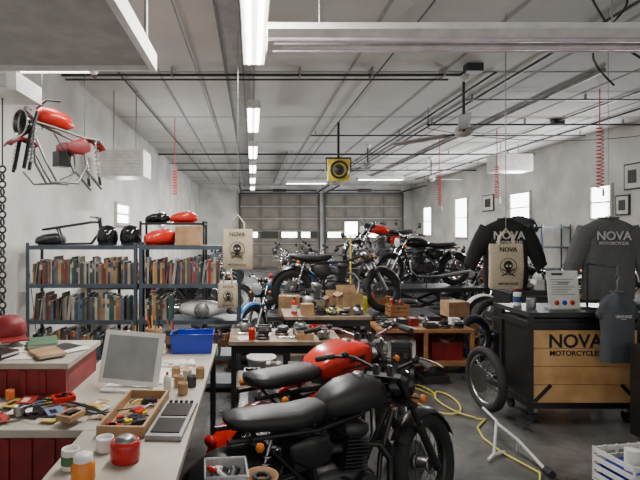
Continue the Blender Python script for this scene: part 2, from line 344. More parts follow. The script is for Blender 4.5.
def bike(tank=red,side=None,rim=None,seat=lea,fend=None,steer=.15,eng=alu,frame=blk,mirror=True,label=None,fork=None,tscale=1,ex=None,front=True,flatseat=False,boxy=False,hasTank=True):
    g=G(); side=side or tank; fend=fend or chr_; fork=fork or chr_; ex=ex or chr_
    wheel(g,(-.65,0,.31),.31,.06,rim,18,True)
    P=V((.36,0,.86)); ax=(V((.65,0,.31))-P).normalized()
    S=Matrix.Translation(P)@Matrix.Rotation(steer,4,-ax)@Matrix.Translation(-P)
    g.T=S
    if front: wheel(g,(.65,0,.31),.315,.05,rim,18,True); fender(g,(.65,0,.31),.345,.06,.35,2.5,fend)
    for s in(-1,1):
        y=s*.09
        g.cyl((.35,y,.9),(.53,y,.54),.017,fork,seg=10); g.cyl((.52,y,.56),(.655,y,.30),.026,alu if fork is chr_ else blk,seg=10)
        g.cyl((.50,y,.6),(.525,y,.55),.028,rub,seg=10)
        g.tube([(.34,s*.05,.92),(.35,s*.1,.95),(.33,s*.22,1.0),(.25,s*.32,1.01)],.011,fork if fork is chr_ else blk,8)
        g.cyl((.26,s*.31,1.01),(.18,s*.41,.995),.018,rub,seg=10)
        g.tube([(.30,s*.27,1.03),(.34,s*.34,1.0),(.29,s*.41,.99)],.006,alu,5); g.ell((.29,s*.25,1.02),(.025,.02,.02),blk,8)
        if mirror:
            g.tube([(.29,s*.25,1.02),(.3,s*.3,1.12),(.3,s*.36,1.17)],.005,blk,5); g.lathe((.295,s*.38,1.18),(1,0,0),[(.02,.02),(.05,.01),(.052,-.005),(.0,-.006)],blk,14)
        g.cyl((.43,s*.1,.77),(.43,s*.17,.77),.007,blk,seg=6); g.ell((.43,s*.185,.77),(.025,.02,.025),amber,8)
        g.tube([(.3,s*.2,1.0),(.42,s*.12,.93),(.42,s*.05,.75),(.3,0,.7)],.004,rub,4)
    g.box((.352,0,.895),(.07,.24,.025),alu,(0,.47,0)); g.box((.43,0,.73),(.08,.24,.03),blk,(0,.47,0))
    g.lathe((.40,0,.83),(1,0,-.05),[(.02,-.06),(.06,-.04),(.085,.02),(.09,.08),(.095,.085),(.095,.1),(.09,.1)],gloss if fork is not chr_ else chr_,20)
    g.lathe((.50,0,.825),(1,0,-.05),[(.088,0),(.07,.015),(.0,.02)],lens,18)
    for s in(-.05,.05): g.lathe((.36,s,.945),(.3,0,.9),[(.035,-.05),(.042,0),(.04,.015),(0,.016)],gloss,14)
    g.T=Matrix()
    k=tscale
    if not hasTank: pass
    elif boxy:
        g.loft([(.315,.82,.03,.04),(.295,.83,.085*k,.075),(.22,.84,.115*k,.095),(.1,.835,.13*k,.105),(-.06,.82,.12*k,.09),(-.16,.80,.10*k,.065),(-.2,.79,.07*k,.04)],tank,3.6,24)
    else:
        g.loft([(.315,.80,.03,.035),(.29,.815,.075*k,.065),(.23,.83,.105*k,.09),(.13,.835,.128*k,.10),(.02,.825,.125*k,.095),(-.07,.805,.10*k,.078),(-.125,.79,.07*k,.05),(-.14,.785,.03,.02)],tank,2.5,20)
    if hasTank: g.lathe((.14,0,.93),(0,0,1),[(.035,0),(.035,.012),(.025,.02),(0,.02)],alu,14)
    if label:
        for s in(1,-1):
            g.text(label,.05,gloss,TM(.08,-s*(.1325*k),.835,pi/2,0,0 if s>0 else pi))
            g.box((.06,-s*.131*k,.80),(.24,.004,.01),gloss)
    if flatseat: g.loft([(-.14,.80,.05,.025),(-.19,.79,.095,.045),(-.35,.79,.12,.045),(-.6,.80,.12,.045),(-.68,.81,.10,.04),(-.7,.81,.05,.02)],seat,3,16)
    else: g.loft([(-.09,.80,.05,.025),(-.16,.78,.095,.05),(-.3,.765,.12,.05),(-.42,.775,.12,.05),(-.6,.79,.105,.045),(-.68,.80,.08,.035),(-.7,.80,.03,.01)],seat,3,16)
    fender(g,(-.65,0,.31),.36,.075,.75,2.9,fend)
    g.ell((-.97,0,.52),(.03,.05,.035),redlens,10)
    for s in(-1,1):
        y=s*.09
        g.tube([(.36,s*.02,.8),(.1,s*.05,.72),(-.2,y,.7),(-.72,y,.73)],.014,frame,8)
        g.tube([(.38,s*.02,.7),(.26,s*.05,.45),(.2,y,.2),(-.1,y,.18),(-.22,y,.35),(-.22,y,.7)],.015,frame,8)
        g.tube([(-.22,y,.38),(-.55,y,.72)],.011,frame,6)
        g.tube([(-.18,s*.1,.36),(-.68,s*.1,.31)],.02,frame,8)
        shock(g,(-.5,s*.13,.72),(-.62,s*.13,.34))
        g.loft([(-.12,.6,.01,.03,s*.11),(-.16,.6,.02,.08,s*.115),(-.26,.6,.025,.09,s*.12),(-.36,.62,.015,.05,s*.115),(-.38,.63,.005,.02,s*.11)],side,3,12)
        g.tube([(.12,s*.06,.56),(.22,s*.09,.55),(.28,s*.11,.46),(.27,s*.13,.3),(.18,s*.15,.21),(0,s*.16,.19),(-.25,s*.17,.2)],.02,ex,10)
        g.tube([(-.22,s*.17,.2),(-.3,s*.17,.205),(-.65,s*.185,.25),(-.85,s*.19,.28)],[.022,.042,.045,.035],ex,12)
        g.cyl((-.1,s*.14,.26),(-.1,s*.25,.26),.012,rub,seg=8)
        g.cyl((-.6,s*.1,.73),(-.6,s*.2,.73),.006,blk,seg=6); g.ell((-.6,s*.21,.73),(.025,.02,.025),amber,8)
    engine(g,eng)
    g.box((-.25,0,.58),(.16,.14,.18),blk)
    g.torus((-.65,.075,.31),(0,1,0),.09,.006,dst,20,4)
    g.tube([(-.65,.075,.4),(-.12,.09,.39)],.008,dst,4); g.tube([(-.65,.075,.22),(-.12,.09,.3)],.008,dst,4)
    g.tube([(-.02,.12,.2),(.0,.2,.1),(.03,.27,.0)],.01,frame,6); g.tube([(-.02,-.12,.2),(.0,-.2,.1),(.03,-.27,.0)],.01,frame,6)
    return g
def put_bike(me,rear,front,z=0,sc=1):
    r,f=V((*rear,0)),V((*front,0)); d=(f-r); a=math.atan2(d.y,d.x); c=(r+f)/2
    return place(me,'motorcycle',(c.x,c.y,z),a,sc)
b1=bike(matte,blk,blk,lea,blk,.3,dst,blk,False,None,blk,1.0,blk).mesh('cafe_racer_mesh')
put_bike(b1,(-.10,2.30),(1.02,2.82),0,.93)
b2=bike(red,red,chr_,lea,red,.3,dst,blk,False,'HAWK',chr_,1.2,chr_,flatseat=True,boxy=True).mesh('red_bike_mesh')
put_bike(b2,(.03,2.80),(1.03,3.54),0,.97)
bg=[bike(c,c,r,lea,f,st,e,blk,m,hasTank=ht).mesh('bike_mesh') for c,r,f,st,e,m,ht in
    ((red,chr_,chr_,.3,alu,False,True),(teal,chr_,teal,-.2,alu,True,True),(gloss,alu,blk,.2,dst,True,True),(white,chr_,white,-.3,alu,False,True),(dst,blk,blk,.4,dst,True,False),(orange,chr_,chr_,0,alu,False,True))]
def pb(i,x,y,deg,z=0,sc=1): return place(bg[i],'motorcycle',(x,y,z),math.radians(deg),sc)
pb(3,4.3,7.75,195); pb(2,5.4,8.5,200); pb(4,4.75,9.5,190); pb(2,6.0,10.1,180); pb(0,5.0,10.7,185)
for k,y in enumerate((11.6,12.4,13.2,14.0,14.8,15.6,16.4,17.2,18,18.8)): pb((4,2,0,4,3,2,0,4,2,1)[k],5.9+.1*(k%2),y,180+6*(k%3-1))
for k,y in enumerate((11.9,12.7,13.5,14.3,15.1,15.9,16.7,17.5,18.3)): pb((2,4,5,2,4,0,2,4,2)[k],4.05+.15*(k%3),y,175+8*(k%3-1))
pb(1,.35,7.25,238); pb(2,-.9,9.1,10); pb(4,-1.2,10.1,5); pb(0,-1.2,11.0,10); pb(2,-1.2,11.9,10); pb(4,-1.2,12.8,8); pb(2,-1.2,13.7,10); pb(1,-1.2,14.6,8); pb(2,-1.2,15.6,10); pb(2,-1.2,16.8,10)
pb(1,1.15,8.8,235); pb(2,.95,10.2,245); pb(4,1.75,10.7,240); pb(2,1.0,11.6,245); pb(1,2.0,12.4,240); pb(2,1.1,13.0,250); pb(4,2.1,13.8,240); pb(2,1.2,14.5,250); pb(0,2.2,15.3,240); pb(2,1.3,16.1,260); pb(4,2.3,16.9,250); pb(2,1.3,17.8,255); pb(4,2.4,18.5,250)
def lift(x,y,w,l,z,rz=0,c=red):
    g=G(); g.bb(-l/2,l/2,-w/2,w/2,z-.06,z,dst); g.bb(-l/2-.01,l/2+.01,-w/2-.01,w/2+.01,z-.075,z-.06,c)
    g.bb(-l/2+.1,l/2-.1,-w/2+.05,w/2-.05,0,.06,c)
    for s in(-1,1):
        y_=s*(w/2-.1); g.box((0,y_,z/2),(math.hypot(l*.6,z-.14),.03,.05),c,(0,math.atan2(z-.14,l*.6),0)); g.box((0,y_*.85,z/2),(math.hypot(l*.6,z-.14),.03,.05),c,(0,-math.atan2(z-.14,l*.6),0))
    return g.out('motorcycle_lift',(x,y,0),rz,bevel=.004)
lift(1.35,6.7,.75,2.3,.52,0,dst); pb(4,1.2,6.72,2,.522,.97)
lift(3.25,9.2,.8,2.2,.6,.1,dst); pb(2,3.25,9.2,186,.602)
lift(2.9,10.6,.8,2.2,.85,.1,dst); pb(0,2.9,10.6,186,.852)
lift(6.0,7.3,.8,2.2,.6,.1,dst); pb(2,6.0,7.3,186,.602)
# ------------------------------------------------------------ shelving + books
pal=[mat('book_%d'%i,c,.7,var=.25) for i,c in enumerate([(.3,.27,.22),(.14,.04,.03),(.05,.06,.1),(.3,.18,.08),(.36,.33,.28),(.28,.03,.02),(.03,.08,.06),(.07,.045,.035),(.34,.24,.08),(.08,.12,.18),(.42,.41,.37),(.02,.02,.025),(.1,.08,.07),(.2,.18,.15),(.3,.12,.05),(.03,.04,.06)])]
def shelving(x0,x1,y0,y1,levels,top):
    g=G(); w=x1-x0; d=y1-y0
    for x in(0,w-.035):
        for y in(0,d-.035):
            g.bb(x,x+.035,y,y+.004,0,top,shelfm); xx=x if x==0 else x+.031; g.bb(xx,xx+.004,y,y+.035,0,top,shelfm)
    for z in levels:
        g.bb(.002,w-.002,.002,d-.002,z-.012,z,shelfm); g.bb(.002,w-.002,-.002,.004,z-.04,z,shelfm); g.bb(.002,w-.002,d-.004,d,z-.04,z,shelfm)
    for s in(0,w-.004):
        g.tube([(s,.02,levels[-1]-.03),(s,d-.02,levels[0])],.004,shelfm,4)
    g.out('metal_shelving_unit',(x0,y0,0))
def books(x0,x1,y0,y1,z,hmin=.18,hmax=.26):
    g=G(); x=x0
    while x<x1-.04:
        w=R.uniform(.01,.032); h=R.uniform(hmin,hmax); d=R.uniform(.14,.2)
        if R.random()<.02: x+=.03; continue
        m=R.choice(pal); old=g.T; lean=R.random()<.06
        if lean: g.T=TM(x-x0,0,0,0,.12,0)@TM(-(x-x0),0,0)
        g.bb(x-x0,x-x0+w-.001,.0,d,0,h,m); g.bb(x-x0+.002,x-x0+w-.003,.004,d-.002,h,h+.0015,paper)
        if R.random()<.5: g.bb(x-x0+.001,x-x0+w-.002,-.001,0,h*.6,h*.8,R.choice(pal))
        if lean: x+=.02
        g.T=old; x+=w
    g.out('row_of_books',(x0,y0,z+.001))
lv=[.1,.38,.74,1.11,1.5]
shelving(-2.3,-1.17,4.88,5.25,lv,1.53); shelving(-1.15,-.12,4.88,5.25,lv,1.53)
for z in(1.11,.74,.38): books(-2.24,-1.22,4.9,5.2,z,.19,.28)
books(-1.09,-.3,4.9,5.2,1.11,.2,.27); books(-1.09,-.8,4.9,5.2,.74); books(-1.09,-.3,4.9,5.2,.38)
def helmet(x,y,z,m,rz=0,sc=1):
    g=G(); g.lathe((0,0,0),(0,0,1),[(.10,0),(.125,.05),(.13,.11),(.115,.18),(.075,.23),(0,.25)],m,20); g.lathe((0,0,-.002),(0,0,1),[(.09,0),(.10,.004)],rub,16)
    g.loft([(-.05,.12,.01,.05),(.0,.12,.11,.05),(.08,.12,.1,.05),(.115,.12,.05,.045),(.132,.12,.02,.03)],gloss,2,14)
    g.torus((0,0,.01),(0,0,1),.108,.01,rub,20,6); g.out('motorcycle_helmet',(x,y,z),rz,sc)
helmet(-1.52,5.05,1.503,gloss,-1.5,.85); helmet(-1.28,5.05,1.503,gloss,-1.9,.85)
g=G(); g.ell((0,0,.09),(.26,.12,.09),white,24); g.lathe((0,-.1,.09),(0,-1,0),[(.08,0),(.08,.015),(0,.02)],gal,18); g.out('headlamp_fairing',(-.52,5.06,.742))
def gastank(x,y,z,m,rz=0,sc=1):
    g=G(); g.loft([(-.25,.06,.03,.03),(-.22,.08,.08,.06),(-.1,.1,.12,.09),(.05,.11,.13,.1),(.17,.11,.11,.09),(.24,.09,.06,.06),(.26,.08,.02,.02)],m,2.6,18)
    g.lathe((.08,0,.205),(0,0,1),[(.035,0),(.035,.012),(.02,.02),(0,.02)],chr_,14); g.bb(-.2,.2,-.05,.05,.0,.04,m)
    g.out('fuel_tank',(x,y,z),rz,sc)
gastank(-.96,5.05,1.503,red,.9,.8); gastank(-2.12,5.05,1.503,dst,.5,.6)
def cbox(x,y,z,w,d,h,rz=0,open_=True,m=card):
    g=G(); t=.006
    g.bb(-w/2,w/2,-d/2,d/2,0,t,m); g.bb(-w/2,-w/2+t,-d/2,d/2,t,h,m); g.bb(w/2-t,w/2,-d/2,d/2,t,h,m); g.bb(-w/2+t,w/2-t,-d/2,-d/2+t,t,h,m); g.bb(-w/2+t,w/2-t,d/2-t,d/2,t,h,m)
    if open_:
        g.box((-w/2-w*.12,0,h+.0),(w*.3,d,.004),m,(0,-.5,0)); g.box((w/2+w*.12,0,h+.0),(w*.3,d,.004),m,(0,.6,0)); g.box((0,d/2+.02,h+.04),(w,.004,.1),m,(-.4,0,0))
    else:
        g.bb(-w/2,w/2,-d/2,d/2,h,h+t,m); g.bb(-.03,.03,-d/2-.001,d/2+.001,h+t,h+t+.001,cream)
    g.out('cardboard_box',(x,y,z),rz)
cbox(-.66,5.06,1.503,.26,.25,.19,0,False)
g=G()
for x in(0,.7):
    for y in(0,.3): g.bb(x,x+.025,y,y+.025,0,1.76,blk)
for z in(1.74,1.2): g.bb(0,.725,0,.325,z-.02,z,blk)
g.out('steel_rack',(-1.25,5.32,0)); gastank(-.78,5.48,1.742,red,.3,.62); gastank(-1.08,5.48,1.742,gloss,.1,.55)
# ------------------------------------------------------------ totes / shirts
def ringxy(z,hx,hy,n=20,cx=0,ph=0,e=2.4):
    r=[]
    for k in range(n):
        a=2*pi*k/n; ca,sa=math.cos(a),math.sin(a)
        x=hx*math.copysign(abs(ca)**(2/e),ca); y=hy*math.copysign(abs(sa)**(2/e),sa)
        y+=.007*math.sin(x*40+z*9+ph)+.005*math.sin(x*75-z*23)
        r.append((cx+x,y,z))
    return r
def shirt(name,x,y,z,m,W=.25,H=.66,sl=.55,ztop=ZT,lines=('NOVA','MOTORCYCLES'),inkm=None,ts=.1,rz=0,spread=.55,sr=.075):
    g=G(); z0=-H; N=14
    prof=[(z0,W*.95,.05),(z0*.85,W*.98,.055),(z0*.6,W*.95,.06),(z0*.35,W*.97,.06),(-.16,W*1.02,.055),(-.10,W*1.03,.052),(-.07,W*.98,.05),(-.045,W*.8,.045),(-.02,W*.55,.038),(0,W*.36,.03),(.012,W*.33,.028)]
    g.rings([ringxy(a,b,c,32) for a,b,c in prof],m)
    g.torus((0,0,.012),(0,0,1),W*.3,.01,m,16,6,.8)
    cq=math.sqrt(1-spread**2)
    for s in(-1,1):
        rs=[]
        for i in range(N):
            t=i/(N-1); L=sl*t-.03
            bend=.35*t*t*sl
            px=s*(W*.80+L*spread-bend*.4); pz=-.13-L*cq-bend*.3
            rr=sr*(1-.4*t)
            nx,nz=s*cq,spread
            rs.append([(px+nx*rr*math.cos(2*pi*k/14),.55*rr*math.sin(2*pi*k/14)+.006*math.sin(i*2.2+k),pz+nz*rr*math.cos(2*pi*k/14)) for k in range(14)])
        g.rings(rs,m)
    if inkm:
        zz=-.19
        for t,sz in zip(lines,(ts,ts*.34)):
            g.text(t,sz,inkm,TM(0,-.071,zz,pi/2,0,0)); zz-=ts*.4
    g.tube([(-W*.7,0,-.05),(0,0,.03),(W*.7,0,-.05)],.006,wood,6)
    g.tube([(0,0,.03),(0,0,.1),(.02,0,.13),(0,0,.155),(-.02,0,.14)],.003,alu,5); g.tube([(0,0,.15),(0,0,ztop-z)],.0025,alu,4)
    g.out(name,(x,y,z),rz)
ink=mat('print_ink',(.5,.5,.48),.9)
shirt_b=mat('black_cotton',(.014,.0145,.015),.9,bump=.1,scale=50); shirt_g=mat('charcoal_fleece',(.11,.112,.115),.95,bump=.1,scale=50); shirt_d=mat('dark_grey_cotton',(.07,.078,.09),.9)
shirt('t_shirt',2.56,4.85,1.76,shirt_b,.23,.68,.42,inkm=ink,ts=.11,spread=.62,sr=.11)
shirt('sweatshirt',3.28,4.42,1.76,shirt_g,.25,.74,.55,inkm=ink,ts=.11,spread=.5,sr=.105)
shirt('t_shirt',2.99,3.93,1.14,shirt_d,.14,.56,.11,ztop=1.36,inkm=ink,ts=.032,spread=.75,sr=.055,lines=('VINTAGE','RACING'))
shirt('t_shirt',6.6,11.9,2.0,shirt_b,.4,.8,.3,inkm=None,spread=.7,sr=.1)
def tote(x,y,z,w,h,ztop,rz=0,m=cream):
    g=G(); prof=[(-h,w*.47,.02),(-h*.97,w*.5,.028),(-h*.5,w*.5,.035),(-.02,w*.49,.02),(0,w*.48,.016)]
    g.rings([ringxy(a,b,c,24,e=3.4) for a,b,c in prof],m)
    for s in(-1,1): g.tube([(-w*.22,s*.012,-.03),(-w*.2,s*.012,.06),(0,0,.14),(w*.2,s*.012,.06),(w*.22,s*.012,-.03)],.008,m,6)
    cz=-h*.5; 
    g.torus((0,-.044,cz),(0,1,0),w*.24,.003,shirt_b,24,5)
    g.ell((0,-.044,cz+.01),(w*.13,.006,w*.14),shirt_b,16); g.box((0,-.044,cz-w*.13),(w*.13,.01,w*.09),shirt_b)
    for s in(-1,1): g.ell((s*w*.05,-.05,cz+.005),(w*.032,.003,w*.038),m,10); g.box((s*w*.0,-.044,cz-w*.17),(w*.42,.008,w*.028),shirt_b,(0,s*.5,0))
    for t,zz in(('NOVA',-h*.17),('MOTORCYCLES',-h*.9)): g.text(t,w*(.18 if t=='NOVA' else .08),shirt_b,TM(0,-.044,zz,pi/2,0,0))
    g.tube([(0,0,.14),(0,0,ztop-z)],.003,alu,4); g.out('tote_bag',(x,y,z),rz)
tote(2.38,4.5,1.53,.32,.42,ZT); tote(-.14,4.76,1.67,.31,.4,ZT,-.15); tote(-.24,4.76,1.13,.2,.24,1.46,.15)
# ------------------------------------------------------------ display counter
pl=mat('crate_planks',(.55,.29,.11),.5,scale=4,c2=(.75,.46,.2))
g=G(); x0,x1,y0,y1=0,.95,0,.5
g.bb(x0+.02,x1-.02,y0+.02,y1-.02,.18,.9,blk)
for i in range(4): g.bb(x0+.035,x1-.035,y0+.003,y0+.02,.19+i*.155,.19+i*.155+.15,pl)
for x in(x0,x1-.035): g.bb(x,x+.035,y0,y0+.04,.1,.93,blk); g.bb(x,x+.035,y1-.04,y1,.1,.93,blk)
for z in(.14,.82): g.bb(x0,x1,y0-.004,y0+.02,z,z+.05,blk); g.bb(x0-.004,x0+.02,y0,y1,z,z+.05,blk)
g.bb(x0-.02,x1+.02,y0-.02,y1+.02,.92,.96,matte)
g.box((.11,-.002,.27),(.2,.008,.03),blk,(0,-.8,0)); g.box((.85,-.002,.27),(.2,.008,.03),blk,(0,.8,0))
for x in(.07,.88):
    for y in(.07,.43): g.cyl((x-.015,y,.05),(x+.015,y,.05),.05,rub,seg=16); g.bb(x-.025,x+.025,y-.03,y+.03,.09,.14,alu)
g.text('NOVA',.16,shirt_b,TM(.39,.001,.66,pi/2,0,0)); g.text('MOTORCYCLES',.062,shirt_b,TM(.39,.001,.59,pi/2,0,0))
g.out('display_counter',(2.36,4.08,0),bevel=.003)
g=G(); g.T=TM(0,0,.0,-.12,0,0); g.bb(-.14,.14,0,.01,0,.34,paper); 
for i in range(7): g.bb(-.11,.1-.03*(i%3),-.002,0,.26-i*.022,.266-i*.022,grey)
g.bb(-.1,.0,-.002,0,.3,.32,blk)
for i,m in enumerate((red,blue,red)): g.lathe((-.07+i*.07,-.001,.06),(0,-1,0),[(.022,0),(.022,.002),(0,.002)],m,14)
g.T=Matrix(); g.bb(-.14,.14,-.01,.07,0,.012,clear); g.box((0,.06,.12),(.1,.006,.26),clear,(.3,0,0)); g.out('price_sign',(2.74,4.2,.962),.05)
g=G(); g.cyl((0,0,0),(0,0,.4),.01,blk,seg=8); g.lathe((0,0,0),(0,0,1),[(.09,0),(.09,.01),(0,.012)],blk); g.tube([(0,0,.395),(0,-.33,.395)],.008,blk,6); g.out('display_stand',(2.99,4.28,.962))
def can(name,x,y,z,r,h,m,m2=None,stuff=0,rz=0):
    g=G(); g.lathe((0,0,0),(0,0,1),[(r*.96,0),(r,.01),(r,h-.01),(r*.96,h),(r*.85,h),(r*.85,h-.012),(0,h-.012)],m,18)
    if m2: g.lathe((0,0,h*.25),(0,0,1),[(r+.001,0),(r+.001,h*.45)],m2,18)
    for i in range(stuff):
        a=R.uniform(0,6.28); q=r*.5; g.tube([(q*math.cos(a)*.5,q*math.sin(a)*.5,.01),(q*1.6*math.cos(a),q*1.6*math.sin(a),h+R.uniform(.05,.1))],.005,R.choice([yel,red,alu,wood,blk]),6)
    g.out(name,(x,y,z),rz)
def bottle(name,x,y,z,r,h,m,cap):
    g=G(); g.lathe((0,0,0),(0,0,1),[(r*.9,0),(r,.01),(r,h*.68),(r*.8,h*.78),(r*.3,h*.84),(r*.3,h*.88)],m,16); g.lathe((0,0,h*.86),(0,0,1),[(r*.36,0),(r*.36,h*.12),(0,h*.13)],cap,12)
    g.lathe((0,0,h*.2),(0,0,1),[(r*1.01,0),(r*1.01,h*.35)],paper,16); g.out(name,(x,y,z))
can('metal_cup',2.5,4.3,.962,.04,.09,alu); can('metal_cup',2.46,4.45,.962,.035,.12,white,denim)
g=G(); wheel(g,(0,0,.29),.29,.038,chr_,28,True); g.out('spoked_wheel',(2.15,4.42,0),rot=(0,0,pi/2+.12))
def chest(x,y,w,d,h,m=dst,n=5):
    g=G(); g.bb(0,w,0,d,.05,h,m); hh=(h-.08)/n
    for i in range(n):
        g.bb(.02,w-.02,-.01,0,.07+i*hh,.055+(i+1)*hh,blk); g.bb(w*.25,w*.75,-.025,-.01,.05+(i+.8)*hh,.06+(i+.8)*hh,alu)
        g.bb(-.01,0,.02,d-.02,.07+i*hh,.055+(i+1)*hh,blk)
    for a in(.06,w-.06):
        for b in(.06,d-.06): g.cyl((a-.012,b,.025),(a+.012,b,.025),.025,rub)
    g.out('tool_chest',(x,y,0),bevel=.004)
chest(2.99,3.3,.55,.5,.76,matte,3)
g=G(); w,d,h=.36,.3,.22
g.bb(-w/2,w/2,-d/2,d/2,0,.01,white)
for i in range(4):
    z=.02+i*.055; g.bb(-w/2,w/2,-d/2,-d/2+.01,z,z+.03,white); g.bb(-w/2,w/2,d/2-.01,d/2,z,z+.03,white); g.bb(-w/2,-w/2+.01,-d/2,d/2,z,z+.03,white); g.bb(w/2-.01,w/2,-d/2,d/2,z,z+.03,white)
for x in(-w/2,-w/4,0,w/4,w/2-.01): g.bb(x,x+.012,-d/2-.002,-d/2+.01,0,h,white); g.bb(x,x+.012,d/2-.01,d/2+.002,0,h,white)
g.box((0,0,.08),(.3,.24,.12),blue,(0,0,.1)); g.cyl((-.08,-.04,.12),(-.08,-.04,.27),.04,paper); g.ell((.07,.03,.17),(.09,.07,.06),cream)
g.out('plastic_crate',(2.47,3.08,0),.15)
g=G(); g.tube([(-.12,.05,.03),(-.05,.15,.26),(-.1,.28,.32)],.012,white,8); g.tube([(.14,-.25,.02),(.05,.0,.16),(-.06,.14,.25)],.013,white,8); g.tube([(-.2,-.02,.014),(-.12,.05,.03),(.0,.12,.014)],.012,white,8)
g.tube([(.05,.0,.16),(.12,.14,.014)],.012,white,8); g.cyl((.14,-.29,.03),(.14,-.21,.03),.03,rub); g.out('paddock_stand',(1.87,3.45,0),0,.9)
pts=[]
for i in range(110):
    t=i/109; a=t*3.6*pi
    pts.append((.0+.2*math.cos(a)*(1-.3*t)+.35*t-.1+.03*math.sin(9*t), .0+.4*math.sin(a)*(1-.3*t)-.3*t,.012+.012*(i%26)/26))
pts+=[(.15,-.75,.012),(.1,-.95,.012),(.12,-1.2,.012),(.22,-1.5,.012),(.1,-1.7,.012)]
g=G(); g.tube([(-.05,1.0,.012),(-.2,.6,.012)]+pts,.008,mat('yellow_hose',(.72,.58,.12),.4),6); g.out('air_hose',(1.73,4.75,0))
# ------------------------------------------------------------ reception desk
top=mat('desk_top',(.42,.38,.32),.5,var=.2,scale=3)
g=G(); z=.8
g.bb(-2.3,-.26,2.05,2.95,z-.035,z,top); g.bb(-.72,-.26,1.15,2.05,z-.035,z,top); g.bb(-1.0,-.26,2.95,3.62,z-.035,z,top)
g.bb(-2.3,-.72,2.08,2.12,.03,z-.036,dred); g.bb(-.6,-.58,1.2,3.58,.05,z-.036,dred)
for i in range(15): g.bb(-2.28+i*.1,-2.25+i*.1,2.07,2.08,.05,z-.05,dred)
for p in((-.31,1.2),(-.31,3.55),(-.7,1.2),(-.95,3.55),(-2.25,2.9),(-2.25,2.13),(-.7,2.0)): g.bb(p[0],p[0]+.04,p[1],p[1]+.04,0,z-.036,blk)
g.bb(-2.3,-.95,2.45,2.48,z,.95,dred); g.bb(-2.3,-.95,2.9,2.93,z,.95,dred)
for i in range(13): g.bb(-2.28+i*.1,-2.25+i*.1,2.44,2.45,z+.005,.94,dred)
g.bb(-2.33,-.93,2.43,2.95,.95,.98,top); g.bb(-.98,-.95,2.48,2.9,z,.95,dred)
g.out('reception_desk',bevel=.003)
g=G(); g.T=TM(0,0,.0,-.32,.05,.0); g.bb(-.165,.165,0,.03,.03,.31,white); g.bb(-.14,.14,-.002,0,.055,.285,screen); g.T=Matrix()
g.bb(-.13,.13,-.04,.2,0,.012,white); g.box((0,.1,.08),(.07,.02,.16),white,(.3,0,0)); g.out('computer_monitor',(-.67,2.55,.802),-.12,bevel=.004)
g=G(); g.bb(-.2,.2,-.06,.06,0,.015,white)
for i in range(12):
    for j in range(4): g.bb(-.18+i*.03,-.155+i*.03,-.05+j*.026,-.03+j*.026,.015,.021,grey if (i+j)%7==0 else paper)
g.out('keyboard',(-.56,3.02,.802),.25)
def bin_(x,y,z,w,d,h,m,rz=0,name='parts_bin',stuff=8):
    g=G()
    def wl(a,b):
        g.add([(*a,0),(*b,0),(b[0]*1.1,b[1]*1.1,h),(a[0]*1.1,a[1]*1.1,h),(a[0]*1.07,a[1]*1.07,h),(b[0]*1.07,b[1]*1.07,h),(b[0]*.97,b[1]*.97,.005),(a[0]*.97,a[1]*.97,.005)],[(0,1,2,3),(3,2,5,4),(4,5,6,7)],m)
    c=[(-w/2,-d/2),(w/2,-d/2),(w/2,d/2),(-w/2,d/2)]
    for i in range(4): wl(c[i],c[(i+1)%4])
    g.bb(-w/2,w/2,-d/2,d/2,0,.005,m)
    g.tube([(p[0]*1.11,p[1]*1.11,h) for p in c],.006,m,6,loop=True)
    for i in range(stuff):
        px,py=R.uniform(-w/3,w/3),R.uniform(-d/3,d/3); k=R.choice([0,1,2]); mm=R.choice([alu,dst,card,red,blk,paper])
        if k==0: g.cyl((px,py,.01),(px+.03,py+.02,h*.9),.012,mm,seg=10)
        elif k==1: g.torus((px,py,h*.7),(R.random(),R.random(),1),.025,.008,mm,14,6)
        else: g.box((px,py,h*.6),(.05,.04,.03),mm,(.3,.2,R.random()*3))
    g.out(name,(x,y,z),rz)
bin_(-.42,3.4,.802,.27,.17,.13,blue,.05,'parts_bin',2)
can('coffee_can',-.7,3.42,.802,.06,.16,card,cream,7); can('pencil_cup',-.85,3.48,.802,.04,.1,dred,None,6)
can('spray_can',-.84,3.3,.802,.03,.16,alu,red); can('paint_can',-.58,3.5,.802,.05,.13,dst,card,3)
def tray(x,y,z,w,d,h,rz,m=card,n=16,name='wooden_tray'):
    g=G(); t=.012; g.bb(-w/2,w/2,-d/2,d/2,0,.006,m)
    g.bb(-w/2,-w/2+t,-d/2,d/2,.006,h,m); g.bb(w/2-t,w/2,-d/2,d/2,.006,h,m); g.bb(-w/2+t,w/2-t,-d/2,-d/2+t,.006,h,m); g.bb(-w/2+t,w/2-t,d/2-t,d/2,.006,h,m)
    for i in range(n):
        px,py=R.uniform(-w/2+.035,w/2-.035),R.uniform(-d/2+.04,d/2-.04); k=R.choice([0,1,2,3]); mm=R.choice([alu,dst,red,blk,yel,dst,blk])
        if k==0: g.cyl((px-.015,py,.015),(px+.015,py+.01,.018),.01,mm,seg=10)
        elif k==1: g.torus((px,py,.016),(0,0,1),.016,.005,mm,14,6)
        elif k==2: g.box((px,py,.02),(.04,.03,.02),mm,(0,0,R.random()*3))
        else: g.tube([(px-.02,py-.02,.014),(px,py+.01,.02),(px+.02,py+.02,.014)],.005,mm,6)
    g.out(name,(x,y,z),rz)
tray(-.53,2.2,.802,.2,.46,.045,-.05,mat('tray_wood',(.36,.22,.11),.6),34)
g=G(); g.bb(-.075,.075,-.2,.2,0,.02,gal)
for i in range(2): g.bb(-.06,.06,-.17+i*.18,-.02+i*.18,.02,.024,blk)
for i in range(5): g.cyl((-.05+i*.025,.18,.02),(-.05+i*.025,.18,.03),.008,dst,seg=8)
g.out('circuit_board_panel',(-.35,2.14,.802),-.05)
